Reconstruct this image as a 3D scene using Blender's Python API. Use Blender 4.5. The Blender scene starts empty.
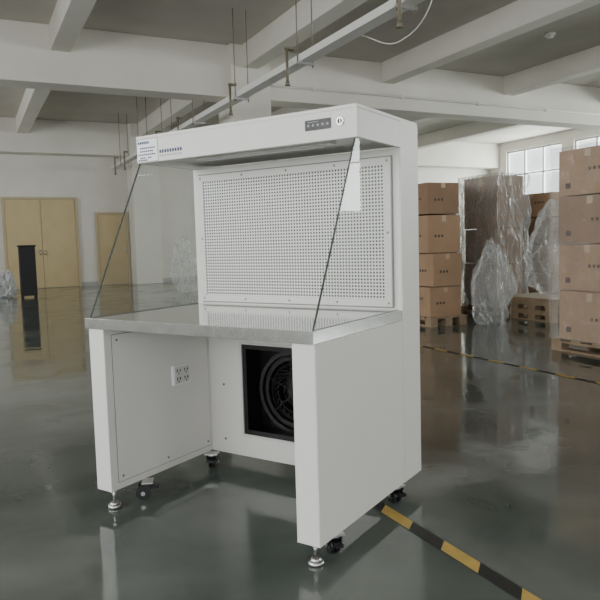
import bpy, bmesh, math, random
from mathutils import Vector, Matrix, noise
random.seed(4)
C=bpy.context.scene.collection

# ------------------------------------------------------------ materials
def mat(name,col,rough=.5,metal=0,spec=.5,var=0,scale=6,bump=0,bscale=40,col2=None):
    m=bpy.data.materials.new(name); m.use_nodes=True
    nt=m.node_tree; b=nt.nodes['Principled BSDF']
    b.inputs['Base Color'].default_value=(*col,1); b.inputs['Roughness'].default_value=rough
    b.inputs['Metallic'].default_value=metal; b.inputs['Specular IOR Level'].default_value=spec
    tc=nt.nodes.new('ShaderNodeTexCoord')
    if var or col2:
        n=nt.nodes.new('ShaderNodeTexNoise'); n.inputs['Scale'].default_value=scale; n.inputs['Detail'].default_value=6
        nt.links.new(tc.outputs['Object'],n.inputs['Vector'])
        r=nt.nodes.new('ShaderNodeValToRGB')
        r.color_ramp.elements[0].position=.35; r.color_ramp.elements[1].position=.68
        c2=col2 if col2 else tuple(c*(1-var) for c in col)
        r.color_ramp.elements[0].color=(*c2,1); r.color_ramp.elements[1].color=(*col,1)
        nt.links.new(n.outputs['Fac'],r.inputs['Fac']); nt.links.new(r.outputs['Color'],b.inputs['Base Color'])
    if bump:
        n=nt.nodes.new('ShaderNodeTexNoise'); n.inputs['Scale'].default_value=bscale
        nt.links.new(tc.outputs['Object'],n.inputs['Vector'])
        bp=nt.nodes.new('ShaderNodeBump'); bp.inputs['Strength'].default_value=bump; bp.inputs['Distance'].default_value=.02
        nt.links.new(n.outputs['Fac'],bp.inputs['Height']); nt.links.new(bp.outputs['Normal'],b.inputs['Normal'])
    return m
def emis(name,col,s):
    m=bpy.data.materials.new(name); m.use_nodes=True; b=m.node_tree.nodes['Principled BSDF']
    b.inputs['Base Color'].default_value=(*col,1)
    b.inputs['Emission Color'].default_value=(*col,1); b.inputs['Emission Strength'].default_value=s
    return m
def film(name,col,opac,rough,k=.35):
    m=bpy.data.materials.new(name); m.use_nodes=True; nt=m.node_tree
    b=nt.nodes['Principled BSDF']; b.inputs['Base Color'].default_value=(*col,1); b.inputs['Roughness'].default_value=rough
    tr=nt.nodes.new('ShaderNodeBsdfTransparent'); mx=nt.nodes.new('ShaderNodeMixShader')
    lw=nt.nodes.new('ShaderNodeLayerWeight'); lw.inputs['Blend'].default_value=.3
    ma=nt.nodes.new('ShaderNodeMath'); ma.operation='MULTIPLY_ADD'; ma.inputs[1].default_value=k; ma.inputs[2].default_value=opac; ma.use_clamp=True
    nt.links.new(lw.outputs['Facing'],ma.inputs[0]); nt.links.new(ma.outputs[0],mx.inputs[0])
    nt.links.new(tr.outputs[0],mx.inputs[1]); nt.links.new(b.outputs[0],mx.inputs[2])
    nt.links.new(mx.outputs[0],nt.nodes['Material Output'].inputs[0])
    return m

M_white=mat('powder_coat_white',(.775,.762,.735),.42,bump=.02,bscale=300)
M_white2=mat('powder_coat_panel',(.69,.68,.66),.45)
M_seam=mat('seam_grey',(.25,.25,.24),.6)
M_steel=mat('brushed_steel',(.56,.56,.55),.10,1)
M_lip=mat('polished_steel_lip',(.66,.665,.66),.22,1,var=.15,scale=30)
M_zinc=mat('zinc_metal',(.6,.6,.6),.3,1)
M_black=mat('black_plastic',(.010,.010,.011),.3)
M_black2=mat('black_fan',(.015,.015,.017),.35)
M_wheelhub=mat('wheel_hub',(.55,.55,.55),.4)
M_screw=mat('screw',(.2,.2,.2),.3,1)
M_ink=mat('print_ink',(.04,.06,.14),.6)
M_paper=mat('label_paper',(.90,.92,.94),.35)
M_btn=mat('button_grey',(.35,.37,.4),.4)
M_wall=mat('wall_plaster',(.74,.715,.655),.8,var=.06,scale=1.5)
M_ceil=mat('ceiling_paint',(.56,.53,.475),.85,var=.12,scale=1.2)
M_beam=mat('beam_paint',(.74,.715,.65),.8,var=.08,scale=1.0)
M_alu=mat('window_frame_white',(.36,.37,.36),.5)
M_pane=emis('daylit_frosted_glass',(.93,.97,1.0),1.0)
M_door=mat('door_yellow_wood',(.60,.48,.27),.5,var=.08,scale=3)
M_doorf=mat('door_frame',(.50,.42,.27),.5)
M_card=mat('cardboard',(.43,.275,.165),.8,var=.15,scale=4,bump=.1,bscale=12)
M_card2=mat('cardboard_dark',(.31,.195,.12),.8,var=.2,scale=4,bump=.1,bscale=12)
M_ctape=mat('packing_tape',(.50,.36,.23),.3)
M_cink=mat('box_print',(.10,.06,.04),.7)
M_wood=mat('pallet_wood',(.36,.26,.165),.8,var=.3,scale=9)
M_ply=mat('plywood_sheet',(.66,.60,.50),.6,var=.15,scale=5)
M_wrap=film('stretch_wrap',(.75,.75,.73),.09,.08,.3)
M_wrap2=film('stretch_wrap_heavy',(.74,.76,.75),.24,.1,.4)
M_plastic=film('plastic_sheeting',(.74,.77,.77),.15,.08,.42)
M_bag=film('woven_white_bag',(.70,.72,.72),.7,.4,.3)
M_yellow=mat('tape_yellow',(.62,.42,.11),.5,var=.2,scale=20)
M_tblack=mat('tape_black',(.02,.02,.02),.5)
M_dark=mat('dark_fabric',(.02,.02,.022),.7)
M_sheet=mat('white_board',(.76,.76,.73),.5)
M_pipe=mat('pipe_bronze',(.20,.17,.12),.5)

def perf():
    m=bpy.data.materials.new('perforated_diffuser'); m.use_nodes=True; nt=m.node_tree; b=nt.nodes['Principled BSDF']
    b.inputs['Roughness'].default_value=.45
    tc=nt.nodes.new('ShaderNodeTexCoord'); sx=nt.nodes.new('ShaderNodeSeparateXYZ'); nt.links.new(tc.outputs['Object'],sx.inputs[0])
    P=.0145
    def frac(s):
        d=nt.nodes.new('ShaderNodeMath'); d.operation='DIVIDE'; d.inputs[1].default_value=P; nt.links.new(s,d.inputs[0])
        f=nt.nodes.new('ShaderNodeMath'); f.operation='FLOORED_MODULO'; f.inputs[1].default_value=1; nt.links.new(d.outputs[0],f.inputs[0])
        q=nt.nodes.new('ShaderNodeMath'); q.operation='SUBTRACT'; q.inputs[1].default_value=.5; nt.links.new(f.outputs[0],q.inputs[0])
        a=nt.nodes.new('ShaderNodeMath'); a.operation='MULTIPLY'; nt.links.new(q.outputs[0],a.inputs[0]); nt.links.new(q.outputs[0],a.inputs[1])
        return a.outputs[0]
    ad=nt.nodes.new('ShaderNodeMath'); ad.operation='ADD'; nt.links.new(frac(sx.outputs[0]),ad.inputs[0]); nt.links.new(frac(sx.outputs[2]),ad.inputs[1])
    lt=nt.nodes.new('ShaderNodeMath'); lt.operation='LESS_THAN'; lt.inputs[1].default_value=.32**2; nt.links.new(ad.outputs[0],lt.inputs[0])
    mx=nt.nodes.new('ShaderNodeMix'); mx.data_type='RGBA'
    mx.inputs[6].default_value=(.79,.785,.765,1); mx.inputs[7].default_value=(.05,.05,.045,1)
    nt.links.new(lt.outputs[0],mx.inputs[0]); nt.links.new(mx.outputs[2],b.inputs['Base Color'])
    return m
M_perf=perf()
def glass():
    m=bpy.data.materials.new('clear_glass'); m.use_nodes=True; nt=m.node_tree; nt.nodes.remove(nt.nodes['Principled BSDF'])
    tr=nt.nodes.new('ShaderNodeBsdfTransparent'); tr.inputs[0].default_value=(.955,.975,.965,1)
    gl=nt.nodes.new('ShaderNodeBsdfGlossy'); gl.inputs['Roughness'].default_value=.01
    lw=nt.nodes.new('ShaderNodeLayerWeight'); lw.inputs['Blend'].default_value=.5
    pw=nt.nodes.new('ShaderNodeMath'); pw.operation='POWER'; pw.inputs[1].default_value=4; nt.links.new(lw.outputs['Facing'],pw.inputs[0])
    ma=nt.nodes.new('ShaderNodeMath'); ma.operation='MULTIPLY_ADD'; ma.inputs[1].default_value=.6; ma.inputs[2].default_value=.03; nt.links.new(pw.outputs[0],ma.inputs[0])
    mx=nt.nodes.new('ShaderNodeMixShader'); nt.links.new(ma.outputs[0],mx.inputs[0]); nt.links.new(tr.outputs[0],mx.inputs[1]); nt.links.new(gl.outputs[0],mx.inputs[2])
    nt.links.new(mx.outputs[0],nt.nodes['Material Output'].inputs[0]); return m
M_glass=glass()
M_gedge=mat('glass_edge',(.05,.07,.06),.2)

def floormat():
    m=bpy.data.materials.new('glossy_epoxy_floor'); m.use_nodes=True; nt=m.node_tree; b=nt.nodes['Principled BSDF']
    tc=nt.nodes.new('ShaderNodeTexCoord')
    def nz(s,d,dist=0):
        n=nt.nodes.new('ShaderNodeTexNoise'); n.inputs['Scale'].default_value=s; n.inputs['Detail'].default_value=d; n.inputs['Distortion'].default_value=dist
        nt.links.new(tc.outputs['Object'],n.inputs['Vector']); return n.outputs['Fac']
    r=nt.nodes.new('ShaderNodeValToRGB'); e=r.color_ramp.elements
    e[0].position=.34; e[0].color=(.066,.082,.073,1); e[1].position=.70; e[1].color=(.145,.165,.148,1)
    nt.links.new(nz(1.3,9,.5),r.inputs['Fac']); nt.links.new(r.outputs[0],b.inputs['Base Color'])
    mr=nt.nodes.new('ShaderNodeMapRange'); mr.inputs[1].default_value=.42; mr.inputs[2].default_value=.66; mr.inputs[3].default_value=.04; mr.inputs[4].default_value=.20
    nt.links.new(nz(1.7,7,.8),mr.inputs[0]); nt.links.new(mr.outputs[0],b.inputs['Roughness'])
    b.inputs['Specular IOR Level'].default_value=1.0
    bp=nt.nodes.new('ShaderNodeBump'); bp.inputs['Strength'].default_value=.08; bp.inputs['Distance'].default_value=.02
    nt.links.new(nz(4.0,4),bp.inputs['Height']); nt.links.new(bp.outputs['Normal'],b.inputs['Normal'])
    return m
M_floor=floormat()

# ------------------------------------------------------------ mesh builder
class MB:
    def __init__(s): s.bm=bmesh.new(); s.mats=[]
    def mi(s,m):
        if m not in s.mats: s.mats.append(m)
        return s.mats.index(m)
    def box(s,a,b,m,rz=0,piv=None):
        x0,y0,z0=a; x1,y1,z1=b
        vs=[s.bm.verts.new((x,y,z)) for z in (z0,z1) for x,y in ((x0,y0),(x1,y0),(x1,y1),(x0,y1))]
        i=s.mi(m)
        for q in ((3,2,1,0),(4,5,6,7),(0,1,5,4),(1,2,6,5),(2,3,7,6),(3,0,4,7)):
            f=s.bm.faces.new([vs[k] for k in q]); f.material_index=i
        if rz:
            p=Vector(piv) if piv else Vector(((x0+x1)/2,(y0+y1)/2,0))
            bmesh.ops.rotate(s.bm,verts=vs,cent=p,matrix=Matrix.Rotation(rz,3,'Z'))
        return vs
    def cyl(s,c,r,h,m,axis='Z',seg=20,r2=None,smooth=True):
        R={'Z':Matrix.Identity(4),'X':Matrix.Rotation(math.pi/2,4,'Y'),'Y':Matrix.Rotation(math.pi/2,4,'X')}[axis]
        before=set(s.bm.faces)
        bmesh.ops.create_cone(s.bm,cap_ends=True,segments=seg,radius1=r,radius2=r if r2 is None else r2,depth=h,matrix=Matrix.Translation(c)@R)
        i=s.mi(m)
        for f in s.bm.faces:
            if f not in before:
                f.material_index=i
                if smooth and len(f.verts)==4: f.smooth=True
    def ring(s,c,R0,R1,h,m,axis='Y',seg=40):
        i=s.mi(m); prof=[(R0,-h/2),(R1,-h/2),(R1,h/2),(R0,h/2)]; rows=[]
        for k in range(seg):
            a=2*math.pi*k/seg
            row=[]
            for r,o in prof:
                if axis=='Y': p=(c[0]+r*math.cos(a),c[1]+o,c[2]+r*math.sin(a))
                else: p=(c[0]+r*math.cos(a),c[1]+r*math.sin(a),c[2]+o)
                row.append(s.bm.verts.new(p))
            rows.append(row)
        for k in range(seg):
            for j in range(4):
                f=s.bm.faces.new([rows[k][j],rows[k][(j+1)%4],rows[(k+1)%seg][(j+1)%4],rows[(k+1)%seg][j]]); f.material_index=i
    def prism(s,pts,x0,x1,m,medge=None):
        a=[s.bm.verts.new((x0,y,z)) for y,z in pts]; b=[s.bm.verts.new((x1,y,z)) for y,z in pts]
        i=s.mi(m); j=s.mi(medge or m)
        f=s.bm.faces.new(a); f.material_index=i; f=s.bm.faces.new(b[::-1]); f.material_index=i
        n=len(pts)
        for k in range(n):
            f=s.bm.faces.new([a[k],b[k],b[(k+1)%n],a[(k+1)%n]]); f.material_index=j
    def done(s,name,parent=None,bevel=0,loc=None,rz=0):
        bmesh.ops.recalc_face_normals(s.bm,faces=s.bm.faces)
        me=bpy.data.meshes.new(name); s.bm.to_mesh(me); s.bm.free()
        for m in s.mats: me.materials.append(m)
        o=bpy.data.objects.new(name,me); C.objects.link(o)
        if parent: o.parent=parent
        if loc: o.location=loc
        if rz: o.rotation_euler[2]=rz
        if bevel:
            md=o.modifiers.new('bevel','BEVEL'); md.width=bevel; md.segments=2; md.limit_method='ANGLE'; md.angle_limit=math.radians(50)
        return o
def empty(name,loc=(0,0,0),rz=0):
    e=bpy.data.objects.new(name,None); C.objects.link(e); e.location=loc; e.rotation_euler[2]=rz; e.empty_display_size=.2; return e
R90=math.pi/2
def area(name,loc,rot,sx,sy,p,col=(1,.98,.95)):
    l=bpy.data.lights.new(name,'AREA'); l.shape='RECTANGLE'; l.size=sx; l.size_y=sy; l.energy=p; l.color=col
    o=bpy.data.objects.new(name,l); C.objects.link(o); o.location=loc; o.rotation_euler=rot

# ------------------------------------------------------------ room shell
XL,XR,YB,YF,H=-6.0,18.3,-7.0,19.9,4.6
b=MB(); b.box((XL-.3,YB-.3,-.2),(XR+.3,YF+.3,0),M_floor); b.done('floor')
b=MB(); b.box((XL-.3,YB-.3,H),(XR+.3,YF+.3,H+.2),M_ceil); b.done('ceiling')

def band_wall(name,axis,pos,thick,lo,hi,wins,z0,z1,gid,rad,col):
    b=MB()
    def bx(a0,a1,c0,c1):
        if axis=='Y': b.box((min(pos,pos+thick),a0,c0),(max(pos,pos+thick),a1,c1),M_wall)
        else: b.box((a0,min(pos,pos+thick),c0),(a1,max(pos,pos+thick),c1),M_wall)
    bx(lo,hi,0,z0); bx(lo,hi,z1,H)
    cur=lo
    for w0,w1 in sorted(wins):
        bx(cur,w0,z0,z1); cur=w1
    bx(cur,hi,z0,z1); b.done(name)
    s=1 if thick>0 else -1
    for n,(w0,w1) in enumerate(sorted(wins)):
        f=MB(); t0=pos+s*.06; t1=pos+s*.10
        def fr(a0,a1,c0,c1,m=M_alu,q0=t0,q1=t1):
            if axis=='Y': f.box((min(q0,q1),a0,c0),(max(q0,q1),a1,c1),m)
            else: f.box((a0,min(q0,q1),c0),(a1,max(q0,q1),c1),m)
        fr(w0,w1,z0,z0+.06); fr(w0,w1,z1-.06,z1); fr(w0,w0+.06,z0+.06,z1-.06); fr(w1-.06,w1,z0+.06,z1-.06)
        k=max(2,round((w1-w0)/.9))
        for q in range(1,k):
            c=w0+(w1-w0)*q/k; fr(c-.03,c+.03,z0+.06,z1-.06)
        zt=z0+(z1-z0)*.62; fr(w0+.06,w1-.06,zt-.025,zt+.025)
        fr(w0+.01,w1-.01,z0+.01,z1-.01,M_pane,pos+s*.125,pos+s*.14)
        f.done('window_%d'%(gid+n))
        P=(w1-w0)*(z1-z0)*math.pi*rad; m=(w0+w1)/2; zc=(z0+z1)/2; q=pos+s*.115
        if axis=='Y': area('window_daylight',(q,m,zc),(R90,0,R90 if pos>0 else -R90),w1-w0-.06,z1-z0-.06,P,col)
        else: area('window_daylight',(m,q,zc),(R90,0,0),w1-w0-.06,z1-z0-.06,P,col)
band_wall('wall_right','Y',XR,.25,YB,YF,[(16.4,19.0),(13.3,15.9),(8.0,10.8),(4.6,7.4),(0,3),(-4.5,-1.5)],1.9,4.25,1,13,(.94,1,.98))
band_wall('wall_left','Y',XL,-.25,YB,YF,[(-5.5,-2),(-1,2.5),(4,7.5),(13,17)],1.0,3.6,7,7.2,(.98,.99,.99))
band_wall('wall_back','X',YB,-.25,XL,XR,[(-5,-1),(0,4),(6,10),(12,16)],1.0,3.6,11,2.8,(.98,.99,.99))
b=MB(); b.box((XL,YF,0),(XR,YF+.25,H),M_wall)
b.done('wall_front')
b=MB()
b.box((XL,YF-.02,0),(XR,YF-.002,.12),mat('skirting',(.45,.44,.42),.6)); b.done('baseboard_front')

def door(name,x0,x1,z1,leafs):
    b=MB(); y=YF
    b.box((x0-.07,y-.06,0),(x0,y-.001,z1+.07),M_doorf); b.box((x1,y-.06,0),(x1+.07,y-.001,z1+.07),M_doorf); b.box((x0,y-.06,z1),(x1,y-.001,z1+.07),M_doorf)
    for k in range(leafs):
        a=x0+(x1-x0)*k/leafs+.006; c=x0+(x1-x0)*(k+1)/leafs-.006
        b.box((a,y-.045,.01),(c,y-.005,z1-.005),M_door)
        b.box((a+.1,y-.052,.25),(c-.1,y-.045,z1*.45),M_door); b.box((a+.1,y-.052,z1*.52),(c-.1,y-.045,z1-.15),M_door)
        hx=c-.06 if k==0 else a+.06
        b.cyl((hx,y-.08,1.0),.015,.14,M_zinc,'Z'); b.box((hx-.01,y-.08,.99),(hx+.01,y-.045,1.01),M_zinc)
    b.done(name)
door('door_1',.95,2.8,2.48,2)
door('door_2',3.42,4.22,2.05,1)

for (x,y,zt) in ((4.7,11.5,H),(4.7,19.55,H),(4.7,-2.9,3.7),(17.9,11.5,3.7),(-5.6,11.5,3.7)):
    b=MB(); b.box((x-.38,y-.36,0),(x+.38,y+.349,zt),M_beam); b.done('concrete_column',bevel=.015)
for y in (19.6,11.5,-2.9):
    b=MB(); b.box((XL,y-.25,3.7),(XR,y+.25,H),M_beam); b.done('ceiling_beam',bevel=.01)
for x in (-4.9,-1.7,1.5,4.7,7.7,10.9,14.1):
    for (y0,y1) in ((YB,-3.15),(-2.65,11.25),(11.75,19.35)):
        b=MB(); b.box((x-.15,y0,4.2),(x+.15,y1,H),M_beam); b.done('ceiling_joist',bevel=.01)

r=empty('suspended_cable_tray')
b=MB(); tx,tz=3.85,3.3
b.box((tx-.085,-2,tz),(tx+.085,19.3,tz+.012),M_sheet); b.box((tx-.085,-2,tz+.012),(tx-.073,19.3,tz+.085),M_sheet); b.box((tx+.073,-2,tz+.012),(tx+.085,19.3,tz+.085),M_sheet)
b.box((tx-.072,-2,tz+.07),(tx+.072,19.3,tz+.083),M_sheet)
b.done('tray',r)
b=MB()
y=-1
while y<19:
    for sx in (-.105,.105): b.cyl((tx+sx,y,(tz+H)/2-.03),.008,H-tz+.06,M_pipe,seg=8)
    b.box((tx-.12,y-.02,tz-.03),(tx+.12,y+.02,tz-.002),M_zinc)
    y+=2.1
b.done('hanger_rods',r)
b=MB()
for y in (5.2,7.6,9.6,12.4,14.0,15.6,17.2,18.4):
    b.cyl((tx-.15,y,tz-.0),.018,.40,M_pipe,seg=10); b.box((tx-.17,y-.03,tz+.19),(tx-.05,y+.03,tz+.22),M_pipe); b.cyl((tx-.15,y,tz-.22),.035,.06,M_pipe,seg=12,r2=.02)
b.done('drop_conduits',r)
cu=bpy.data.curves.new('hanging_cable','CURVE'); cu.dimensions='3D'; cu.bevel_depth=.006
sp=cu.splines.new('BEZIER'); sp.bezier_points.add(2)
for p,c in zip(sp.bezier_points,((4.0,6.4,3.36),(4.35,6.1,3.25),(4.75,5.7,4.22))):
    p.co=c; p.handle_left_type=p.handle_right_type='AUTO'
o=bpy.data.objects.new('hanging_cable',cu); C.objects.link(o); cu.materials.append(M_sheet)
b=MB(); b.cyl((11.6,11.2,3.95),.02,13,M_sheet,'X',seg=10)
for x in range(6,18,2): b.box((x-.02,11.17,3.92),(x+.02,11.25,3.98),M_sheet)
b.done('wall_conduit')
b=MB(); b.cyl((9.3,8.6,H-.02),.09,.05,M_sheet); b.cyl((9.3,8.6,H-.06),.05,.04,M_sheet); b.done('smoke_detector')

def tape(name,x,y0,y1,w):
    b=MB(); L=.19; i=b.mi(M_yellow); j=b.mi(M_tblack); y=y0; k=0; s=w*.9
    while y<y1:
        vs=[b.bm.verts.new(p) for p in ((x-w/2,y,.0025),(x+w/2,y+s,.0025),(x+w/2,y+L+s,.0025),(x-w/2,y+L,.0025))]
        f=b.bm.faces.new(vs); f.material_index=i if k%2 else j; y+=L; k+=1
    b.done(name)
tape('floor_hazard_tape',1.455,-2.0,2.85,.056)
tape('floor_hazard_tape',4.1,-2.0,10.0,.045)

# ------------------------------------------------------------ clean bench
W=1.11
bench=empty('laminar_flow_clean_bench',(.976,1.871,0),math.radians(-59.5))
ZT=.81; ZB=.08; HF=.334; DB=.875; DP=.70; HT=1.574; HU=1.468
b=MB(); b.box((-W+.002,.004,ZT-.040),(-.002,DP,ZT),M_steel); b.done('steel_worktop',bench)
b=MB()
b.box((-W,0,ZT-.042),(0,.0038,ZT+.0005),M_lip); b.box((-.0018,.0038,ZT-.042),(0,DP,ZT+.0005),M_lip); b.box((-W,.0038,ZT-.042),(-W+.0018,DP,ZT+.0005),M_lip)
b.done('worktop_lip',bench,bevel=.001)
b=MB()
b.box((-W,DP+.001,ZT-.04),(-.0045,DB,HU),M_white)
b.done('plenum_cabinet',bench,bevel=.003)
b=MB(); b.box((-.004,DP+.001,ZB),(0,DB+.002,HT),M_white); b.done('rear_side_skin',bench)
b=MB()
b.box((-W,HF,HU),(0,HF+.018,HT-.002),M_white)
b.box((-W,HF+.018,HU),(-W+.018,DB,HT-.002),M_white); b.box((-.018,HF+.018,HU),(-.0005,DB,HT-.002),M_white)
b.box((-W,HF,HT-.002),(0,DB,HT+.012),M_white)
b.box((-W+.018,HF+.018,HU+.03),(-.018,DB,HU+.045),M_white2)
b.box((-.9,HF+.14,HU+.012),(-.2,HF+.20,HU+.03),M_white)
b.cyl((-.55,HF+.17,HU+.012),.008,.62,M_paper,'X')
b.done('hood',bench,bevel=.002)
b=MB()
x0,x1,z0,z1=-W+.04,-.04,ZT+.012,1.435; fy=DP-.012; k=.03
b.box((x0,fy,z0),(x1,DP,z0+k),M_white); b.box((x0,fy,z1-k),(x1,DP,z1),M_white)
b.box((x0,fy,z0+k),(x0+k,DP,z1-k),M_white); b.box((x1-k,fy,z0+k),(x1,DP,z1-k),M_white)
for sx in (x0+.015,x1-.015):
    for sz in (z0+.015,(z0+z1)/2,z1-.015): b.cyl((sx,fy-.001,sz),.005,.004,M_screw,'Y',seg=10)
for sx in (-.8,-.55,-.3):
    for sz in (z0+.015,z1-.015): b.cyl((sx,fy-.001,sz),.005,.004,M_screw,'Y',seg=10)
b.done('diffuser_frame',bench,bevel=.002)
b=MB(); b.box((x0-.005,DP-.003,z0-.005),(x1+.005,DP,z1+.005),M_seam); b.done('diffuser_gasket',bench)
b=MB(); b.box((x0+k,DP-.008,z0+k),(x1-k,DP-.0035,z1-k),M_perf); b.done('perforated_diffuser',bench)
pts=[(.018,ZT+.001),(DP-.014,ZT+.001),(DP-.014,HU),(HF+.004,HU)]
for nm,xa in (('side_glass_right',-.012),('side_glass_left',-W+.012)):
    b=MB(); f=b.bm.faces.new([b.bm.verts.new((xa,y,z)) for y,z in pts]); f.material_index=b.mi(M_glass)
    t=.0035
    b.prism([(.018,ZT+.001),(.018+t*1.3,ZT+.001),(HF+.004+t*1.3,HU),(HF+.004,HU)],xa-.003,xa+.003,M_gedge)
    b.prism([(.03,ZT+.001),(DP-.014,ZT+.001),(DP-.014,ZT+.003),(.03,ZT+.003)],xa-.003,xa+.003,M_gedge)
    b.done(nm,bench)
b=MB()
b.box((-.092,.012,ZB),(-.0045,DB,ZT-.043),M_white)
b.box((-.0045,.012,ZB),(-.0005,DP+.0005,ZT-.043),M_white); b.done('side_panel_right',bench,bevel=.002)
b=MB()
b.box((-W+.006,.012,ZB),(-W+.094,DB,ZT-.043),M_white)
b.done('side_panel_left',bench,bevel=.003)
b=MB(); xi=-W+.094
b.box((xi,.05,ZB+.03),(xi+.0025,.645,ZT-.07),M_seam); b.box((xi,.053,ZB+.033),(xi+.004,.642,ZT-.073),M_white)
for yy in (.075,.345,.62):
    for zz in (ZB+.055,ZT-.095): b.cyl((xi+.005,yy,zz),.005,.004,M_screw,'X',seg=10)
b.done('service_cover',bench)
b=MB(); b.box((xi+.004,.39,.458),(xi+.016,.50,.548),M_paper)
b.box((xi+.016,.397,.465),(xi+.019,.493,.541),M_white2)
for yy in (.42,.47):
    for zz in (.484,.522):
        b.box((xi+.018,yy-.012,zz-.003),(xi+.0205,yy-.007,zz+.009),M_black); b.box((xi+.018,yy+.007,zz-.003),(xi+.0205,yy+.012,zz+.009),M_black)
        b.box((xi+.018,yy-.0025,zz-.014),(xi+.0205,yy+.0025,zz-.007),M_black)
b.done('power_socket',bench)
cx0,cx1=-W+.094,-.092; ox0,ox1,oz0,oz1=-.812,-.30,.19,.625; cy=.66
b=MB()
b.box((cx0,cy,ZB),(ox0,cy+.02,ZT-.043),M_white); b.box((ox1,cy,ZB),(cx1,cy+.02,ZT-.043),M_white)
b.box((ox0,cy,ZB),(ox1,cy+.02,oz0),M_white); b.box((ox0,cy,oz1),(ox1,cy+.02,ZT-.043),M_white)
b.box((cx0,DB-.02,ZB),(cx1,DB-.002,ZT-.043),M_white); b.box((cx0,cy+.02,ZB),(cx1,DB-.02,ZB+.02),M_white)
b.done('fan_cabinet',bench)
b=MB()
for a,c in (((ox0-.012,cy-.006,oz0-.012),(ox0,cy-.0,oz1+.012)),((ox1,cy-.006,oz0-.012),(ox1+.012,cy,oz1+.012)),((ox0,cy-.006,oz0-.012),(ox1,cy,oz0)),((ox0,cy-.006,oz1),(ox1,cy,oz1+.012))):
    b.box(a,c,M_white2)
for zz in (.15,.42,.7): b.cyl((-.93,cy-.001,zz),.006,.004,M_screw,'Y',seg=10)
b.done('fan_bay_trim',bench)
b=MB(); t=.022
for a,c in (((ox0,cy+.001,oz0),(ox0+t,cy+.012,oz1)),((ox1-t,cy+.001,oz0),(ox1,cy+.012,oz1)),((ox0+t,cy+.001,oz0),(ox1-t,cy+.012,oz0+t)),((ox0+t,cy+.001,oz1-t),(ox1-t,cy+.012,oz1))):
    b.box(a,c,M_black)
b.done('filter_frame',bench)
b=MB(); fc=(-.556,cy+.05,.405)
b.box((ox0,cy+.14,oz0),(ox1,cy+.15,oz1),M_black)
b.box((ox0-.002,cy+.021,oz0),(ox0+.004,cy+.14,oz1),M_black); b.box((ox1-.004,cy+.021,oz0),(ox1+.002,cy+.14,oz1),M_black)
b.box((ox0,cy+.021,oz0-.002),(ox1,cy+.14,oz0+.004),M_black); b.box((ox0,cy+.021,oz1-.004),(ox1,cy+.14,oz1+.002),M_black)
b.ring((fc[0],cy+.06,fc[2]),.178,.196,.02,M_black2,seg=56); b.ring((fc[0],cy+.08,fc[2]),.15,.167,.04,M_black)
for R in (.06,.095,.13): b.ring((fc[0],cy+.062,fc[2]),R-.001,R+.001,.002,M_black2,seg=48)
for a in (0,60,120):
    vs=b.box((fc[0]-.18,cy+.064,fc[2]-.002),(fc[0]+.18,cy+.068,fc[2]+.002),M_black)
    bmesh.ops.rotate(b.bm,verts=vs,cent=(fc[0],cy,fc[2]),matrix=Matrix.Rotation(math.radians(a+20),3,'Y'))
for k2 in range(28):
    a=2*math.pi*k2/28; p=Vector((fc[0]+.12*math.cos(a),cy+.10,fc[2]+.12*math.sin(a)))
    vs=b.box((p.x-.022,cy+.08,p.z-.0015),(p.x+.022,cy+.135,p.z+.0015),M_black)
    bmesh.ops.rotate(b.bm,verts=vs,cent=p,matrix=Matrix.Rotation(-(a+.9),3,'Y'))
b.cyl((fc[0],cy+.10,fc[2]),.05,.06,M_black,'Y',r2=.045)
b.done('centrifugal_fan',bench)
b=MB(); y=HF
b.box((-.218,y-.003,1.510),(-.108,y,1.548),M_black)
for k2 in range(5): b.box((-.207+k2*.0205,y-.0035,1.524),(-.199+k2*.0205,y-.003,1.532),M_btn)
b.box((-.205,y-.0035,1.539),(-.16,y-.003,1.541),M_btn)
b.done('control_panel',bench)
b=MB(); b.ring((-.068,y-.003,1.530),.010,.015,.006,M_zinc,seg=24); b.cyl((-.068,y-.002,1.530),.010,.004,M_black2,'Y'); b.box((-.0695,y-.0055,1.522),(-.0665,y-.003,1.538),M_zinc)
b.done('key_switch',bench)
b=MB(); b.box((-1.108,y-.001,1.471),(-.979,y,1.571),M_seam); b.box((-1.106,y-.0018,1.473),(-.981,y,1.569),M_paper)
for r_,(zz,n) in enumerate(((1.553,6),(1.532,9),(1.518,8),(1.504,9),(1.490,7),(1.480,5))):
    for q in range(n):
        if random.random()<.9: b.box((-1.099+q*.0118,y-.0024,zz-.004),(-1.090+q*.0118,y-.0018,zz+(.007 if r_==0 else .002)),M_ink)
b.done('rating_label',bench)
b=MB()
for q in range(9): 
    b.box((-.970+q*.015,y-.0008,1.502),(-.960+q*.015,y,1.516),M_ink)
    b.box((-.970+q*.015,y-.0008,1.488),(-.961+q*.015,y,1.494),M_btn)
b.done('name_lettering',bench)
def foot(n,x,y):
    b=MB(); b.cyl((x,y,.008),.027,.016,M_zinc,r2=.027); b.cyl((x,y,.022),.024,.012,M_zinc,r2=.012); b.cyl((x,y,.055),.007,.06,M_zinc,seg=12); b.cyl((x,y,.07),.013,.008,M_zinc,seg=6,smooth=False); b.done(n,bench)
foot('levelling_foot_1',-.04,.045); foot('levelling_foot_2',-W+.07,.045)
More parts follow.
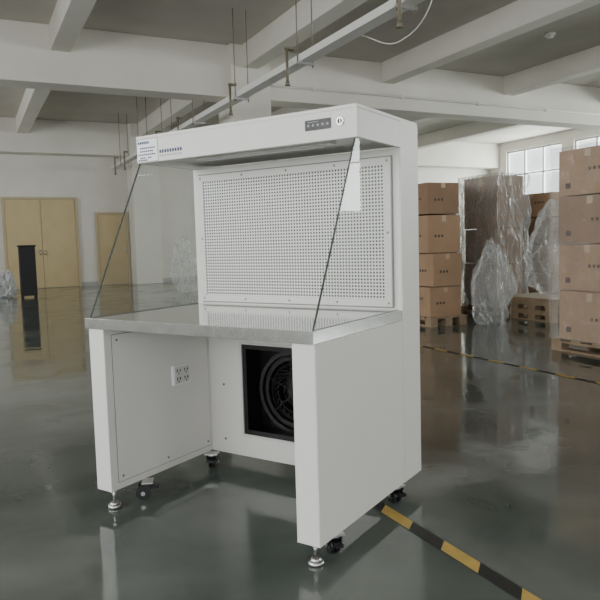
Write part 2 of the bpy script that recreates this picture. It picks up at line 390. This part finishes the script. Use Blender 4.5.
def caster(n,x,y,a):
    b=MB(); r=.031
    b.box((-.032,-.024,.074),(.032,.024,.08),M_zinc); b.cyl((0,0,.069),.018,.012,M_zinc)
    for s in (-1,1):
        b.prism([(-.016,.068),(.022,.068),(.048,.038),(.038,.018),(.006,.026)],s*.023-.002,s*.023+.002,M_black)
        b.cyl((s*.0105,.02,r),r,.013,M_black,'X',seg=28); b.cyl((s*.0175,.02,r),.012,.003,M_wheelhub,'X'); b.cyl((s*.026,.02,r),.009,.004,M_zinc,'X')
    b.box((-.021,-.012,.060),(.021,.040,.066),M_black)
    b.cyl((0,.02,r),.004,.044,M_zinc,'X')
    b.box((-.014,-.05,.045),(.014,-.005,.056),M_black)
    o=b.done(n,bench,loc=(x,y,0),rz=a)
caster('caster_1',-.02,.14,.9); caster('caster_2',-W+.12,.19,2.3); caster('caster_3',-W+.12,.62,.4); caster('caster_4',-.02,.66,1.0)

# ------------------------------------------------------------ goods
def pallet(b,x0,y0,x1,y1,z0=0):
    for k2 in range(7):
        a=y0+(y1-y0-.1)*k2/6; b.box((x0,a,z0+.10),(x1,a+.1,z0+.12),M_wood)
    for c in (x0,(x0+x1)/2-.05,x1-.1):
        b.box((c,y0,z0+.08),(c+.1,y1,z0+.10),M_wood); b.box((c,y0,z0),(c+.1,y1,z0+.02),M_wood)
        for d in (y0,(y0+y1)/2-.06,y1-.12): b.box((c,d,z0+.02),(c+.1,d+.12,z0+.08),M_wood)
def boxes(b,x0,y0,x1,y1,zs,nx=1,ny=1,mats=(M_card,M_card2),jit=.05,marks=True):
    z=.121
    for h in zs:
        for i in range(nx):
            for j in range(ny):
                a=x0+(x1-x0)*i/nx+random.uniform(.002,jit); c=x0+(x1-x0)*(i+1)/nx-random.uniform(.002,jit)
                d=y0+(y1-y0)*j/ny+random.uniform(.002,jit); e=y0+(y1-y0)*(j+1)/ny-random.uniform(.002,jit)
                m=random.choice(mats); allv=[]
                allv+=b.box((a,d,z),(c,e,z+h-.006-random.uniform(0,.012)),m)
                mid=(d+e)/2; allv+=b.box((a-.002,mid-.03,z+h*.8),(a,mid+.03,z+h-.02),M_ctape)
                mid2=(a+c)/2; allv+=b.box((mid2-.03,d-.002,z+h*.8),(mid2+.03,d,z+h-.02),M_ctape)
                if marks:
                    u=random.uniform(.4,.55)
                    for q in range(4): allv+=b.box((a-.002,d+.14+q*.05,z+h*u),(a,d+.17+q*.05,z+h*u+.03),M_cink)
                    allv+=b.box((a-.002,e-.14,z+h*.15),(a,e-.08,z+h*.15+.05),M_cink)
                    for q in range(3): allv+=b.box((a+.1+q*.05,d-.002,z+h*.4),(a+.13+q*.05,d,z+h*.4+.03),M_cink)
                bmesh.ops.rotate(b.bm,verts=allv,cent=((a+c)/2,(d+e)/2,z),matrix=Matrix.Rotation(random.uniform(-.06,.06),3,'Z'))
        z+=h
    return z
def wrapshell(name,parent,x0,y0,x1,y1,z0,z1,seed,mt=M_wrap,amp=.025):
    bm=bmesh.new(); bmesh.ops.create_cube(bm,size=1); bmesh.ops.subdivide_edges(bm,edges=bm.edges,cuts=30,use_grid_fill=True)
    for v in bm.verts:
        p=Vector(((x0+x1)/2+v.co.x*(x1-x0),(y0+y1)/2+v.co.y*(y1-y0),(z0+z1)/2+v.co.z*(z1-z0)))
        n=noise.noise(Vector((p.x*7,p.y*7,p.z*4+seed)))+.8*abs(noise.noise(Vector((p.x*18,p.y*18,p.z*9+seed))))
        d=Vector((v.co.x,v.co.y,0)); d=d.normalized() if d.length else d
        v.co=p+d*n*amp
    me=bpy.data.meshes.new(name); bm.to_mesh(me); bm.free(); me.materials.append(mt)
    o=bpy.data.objects.new(name,me); C.objects.link(o); o.parent=parent
def stack(name,x0,y0,x1,y1,zs,nx=1,ny=1,wrap=None,mats=(M_card,M_card2),marks=True,seed=0,amp=.025):
    r=empty(name,((x0+x1)/2,(y0+y1)/2,0)); ox,oy=(x0+x1)/2,(y0+y1)/2
    b=MB(); pallet(b,x0-ox-.02,y0-oy-.02,x1-ox+.02,y1-oy+.02); b.done('pallet',r)
    b=MB(); z=boxes(b,x0-ox,y0-oy,x1-ox,y1-oy,zs,nx,ny,mats,marks=marks); b.done('boxes',r,bevel=.006)
    if wrap: wrapshell('stretch_wrap',r,x0-ox-.03,y0-oy-.03,x1-ox+.03,y1-oy+.03,.12,z+.02,seed,wrap,amp)
    return r
def crumple(name,loc,sx,sy,sz,seed,mt=M_plastic,sub=5,parent=None):
    bm=bmesh.new(); bmesh.ops.create_icosphere(bm,subdivisions=sub,radius=1)
    def rd(p): return 1-2*abs(noise.noise(p))
    for v in bm.verts:
        p=v.co.copy(); s=Vector((seed,seed*1.7,seed*.3))
        w=p+.35*noise.noise_vector(p*1.6+s)
        n=.34*noise.noise(w*1.5+s)+.18*rd(w*2.6+s)+.10*rd(w*5.5+s)
        p=p*(.84+n)
        z=max(p.z,-.9); taper=1-.22*max(z,0)+.12*(z<-.6)
        v.co=Vector((p.x*sx*taper,p.y*sy*taper,(z+.9)*sz/1.9))
    me=bpy.data.meshes.new(name); bm.to_mesh(me); bm.free(); me.materials.append(mt)
    o=bpy.data.objects.new(name,me); C.objects.link(o); o.location=loc
    if parent: o.parent=parent
    return o

stack('cardboard_box_stack',5.08,6.55,5.60,7.38,[.38,.42,.48,.40],1,1)
stack('shrink_wrapped_box_stack',5.72,7.45,6.32,8.2,[.42,.38,.46,.45],1,1,wrap=M_wrap2,mats=(M_card,M_card2),seed=3,amp=.08)
stack('shrink_wrapped_carton_tower',6.62,7.05,7.15,7.75,[.6,.5,.74],1,1,wrap=M_wrap2,mats=(M_card2,),marks=False,seed=9,amp=.06)
stack('carton_stack',7.6,7.0,8.5,8.6,[.42,.42,.42,.36],2,2)
stack('carton_pile',9.2,7.5,10.4,9.2,[.45,.45,.45,.3],2,2)
stack('shrink_wrapped_pallet_load',4.99,3.1,6.1,4.54,[.46,.44,.44,.42],1,2,wrap=M_wrap,seed=5,amp=.045)
crumple('crumpled_plastic_sheeting',(5.86,6.32,0),.23,.25,1.02,1.3)
r=empty('pallet_pile',(6.85,6.3,0))
b=MB(); pallet(b,-.35,-.35,.35,.35); pallet(b,-.35,-.35,.35,.35,.121); b.box((-.36,-.36,.243),(.36,.36,.29),M_wood); b.box((-.33,-.34,.291),(.37,.35,.32),M_ply); b.done('pallets_and_boards',r)
crumple('plastic_film_heap',(.12,.02,.321),.40,.36,1.2,4.1,parent=r)

r=empty('black_covered_cabinet',(1.19,16.3,0))
b=MB(); b.box((-.17,-.17,.05),(.17,.17,1.16),M_dark); b.box((-.19,-.19,1.16),(.19,.19,1.2),M_dark)
for sx in (-.14,.14):
    for sy in (-.14,.14): b.cyl((sx,sy,.025),.025,.05,M_dark,seg=12)
b.done('cabinet_body',r,bevel=.01)
crumple('white_plastic_bag',(.74,16.8,0),.22,.22,.62,7.7,M_bag)
crumple('white_plastic_bag',(.42,16.2,0),.16,.16,.42,2.9,M_bag)
crumple('plastic_wrapped_bundle',(4.42,14.8,0),.28,.28,1.2,2.2,M_wrap2)

w=bpy.data.worlds.new('world'); bpy.context.scene.world=w; w.use_nodes=True
w.node_tree.nodes['Background'].inputs[0].default_value=(.8,.87,1,1); w.node_tree.nodes['Background'].inputs[1].default_value=1

# ------------------------------------------------------------ camera
cam=bpy.data.cameras.new('camera'); co=bpy.data.objects.new('camera',cam); C.objects.link(co)
cam.sensor_width=36; cam.lens=39.6; cam.clip_end=200
co.matrix_world=Matrix.Translation((0,0,1.1))@Matrix.Rotation(math.radians(-26.5),4,'Z')@Matrix.Rotation(math.radians(90-5.02),4,'X')@Matrix.Rotation(math.radians(-1.58),4,'Z')
bpy.context.scene.camera=co
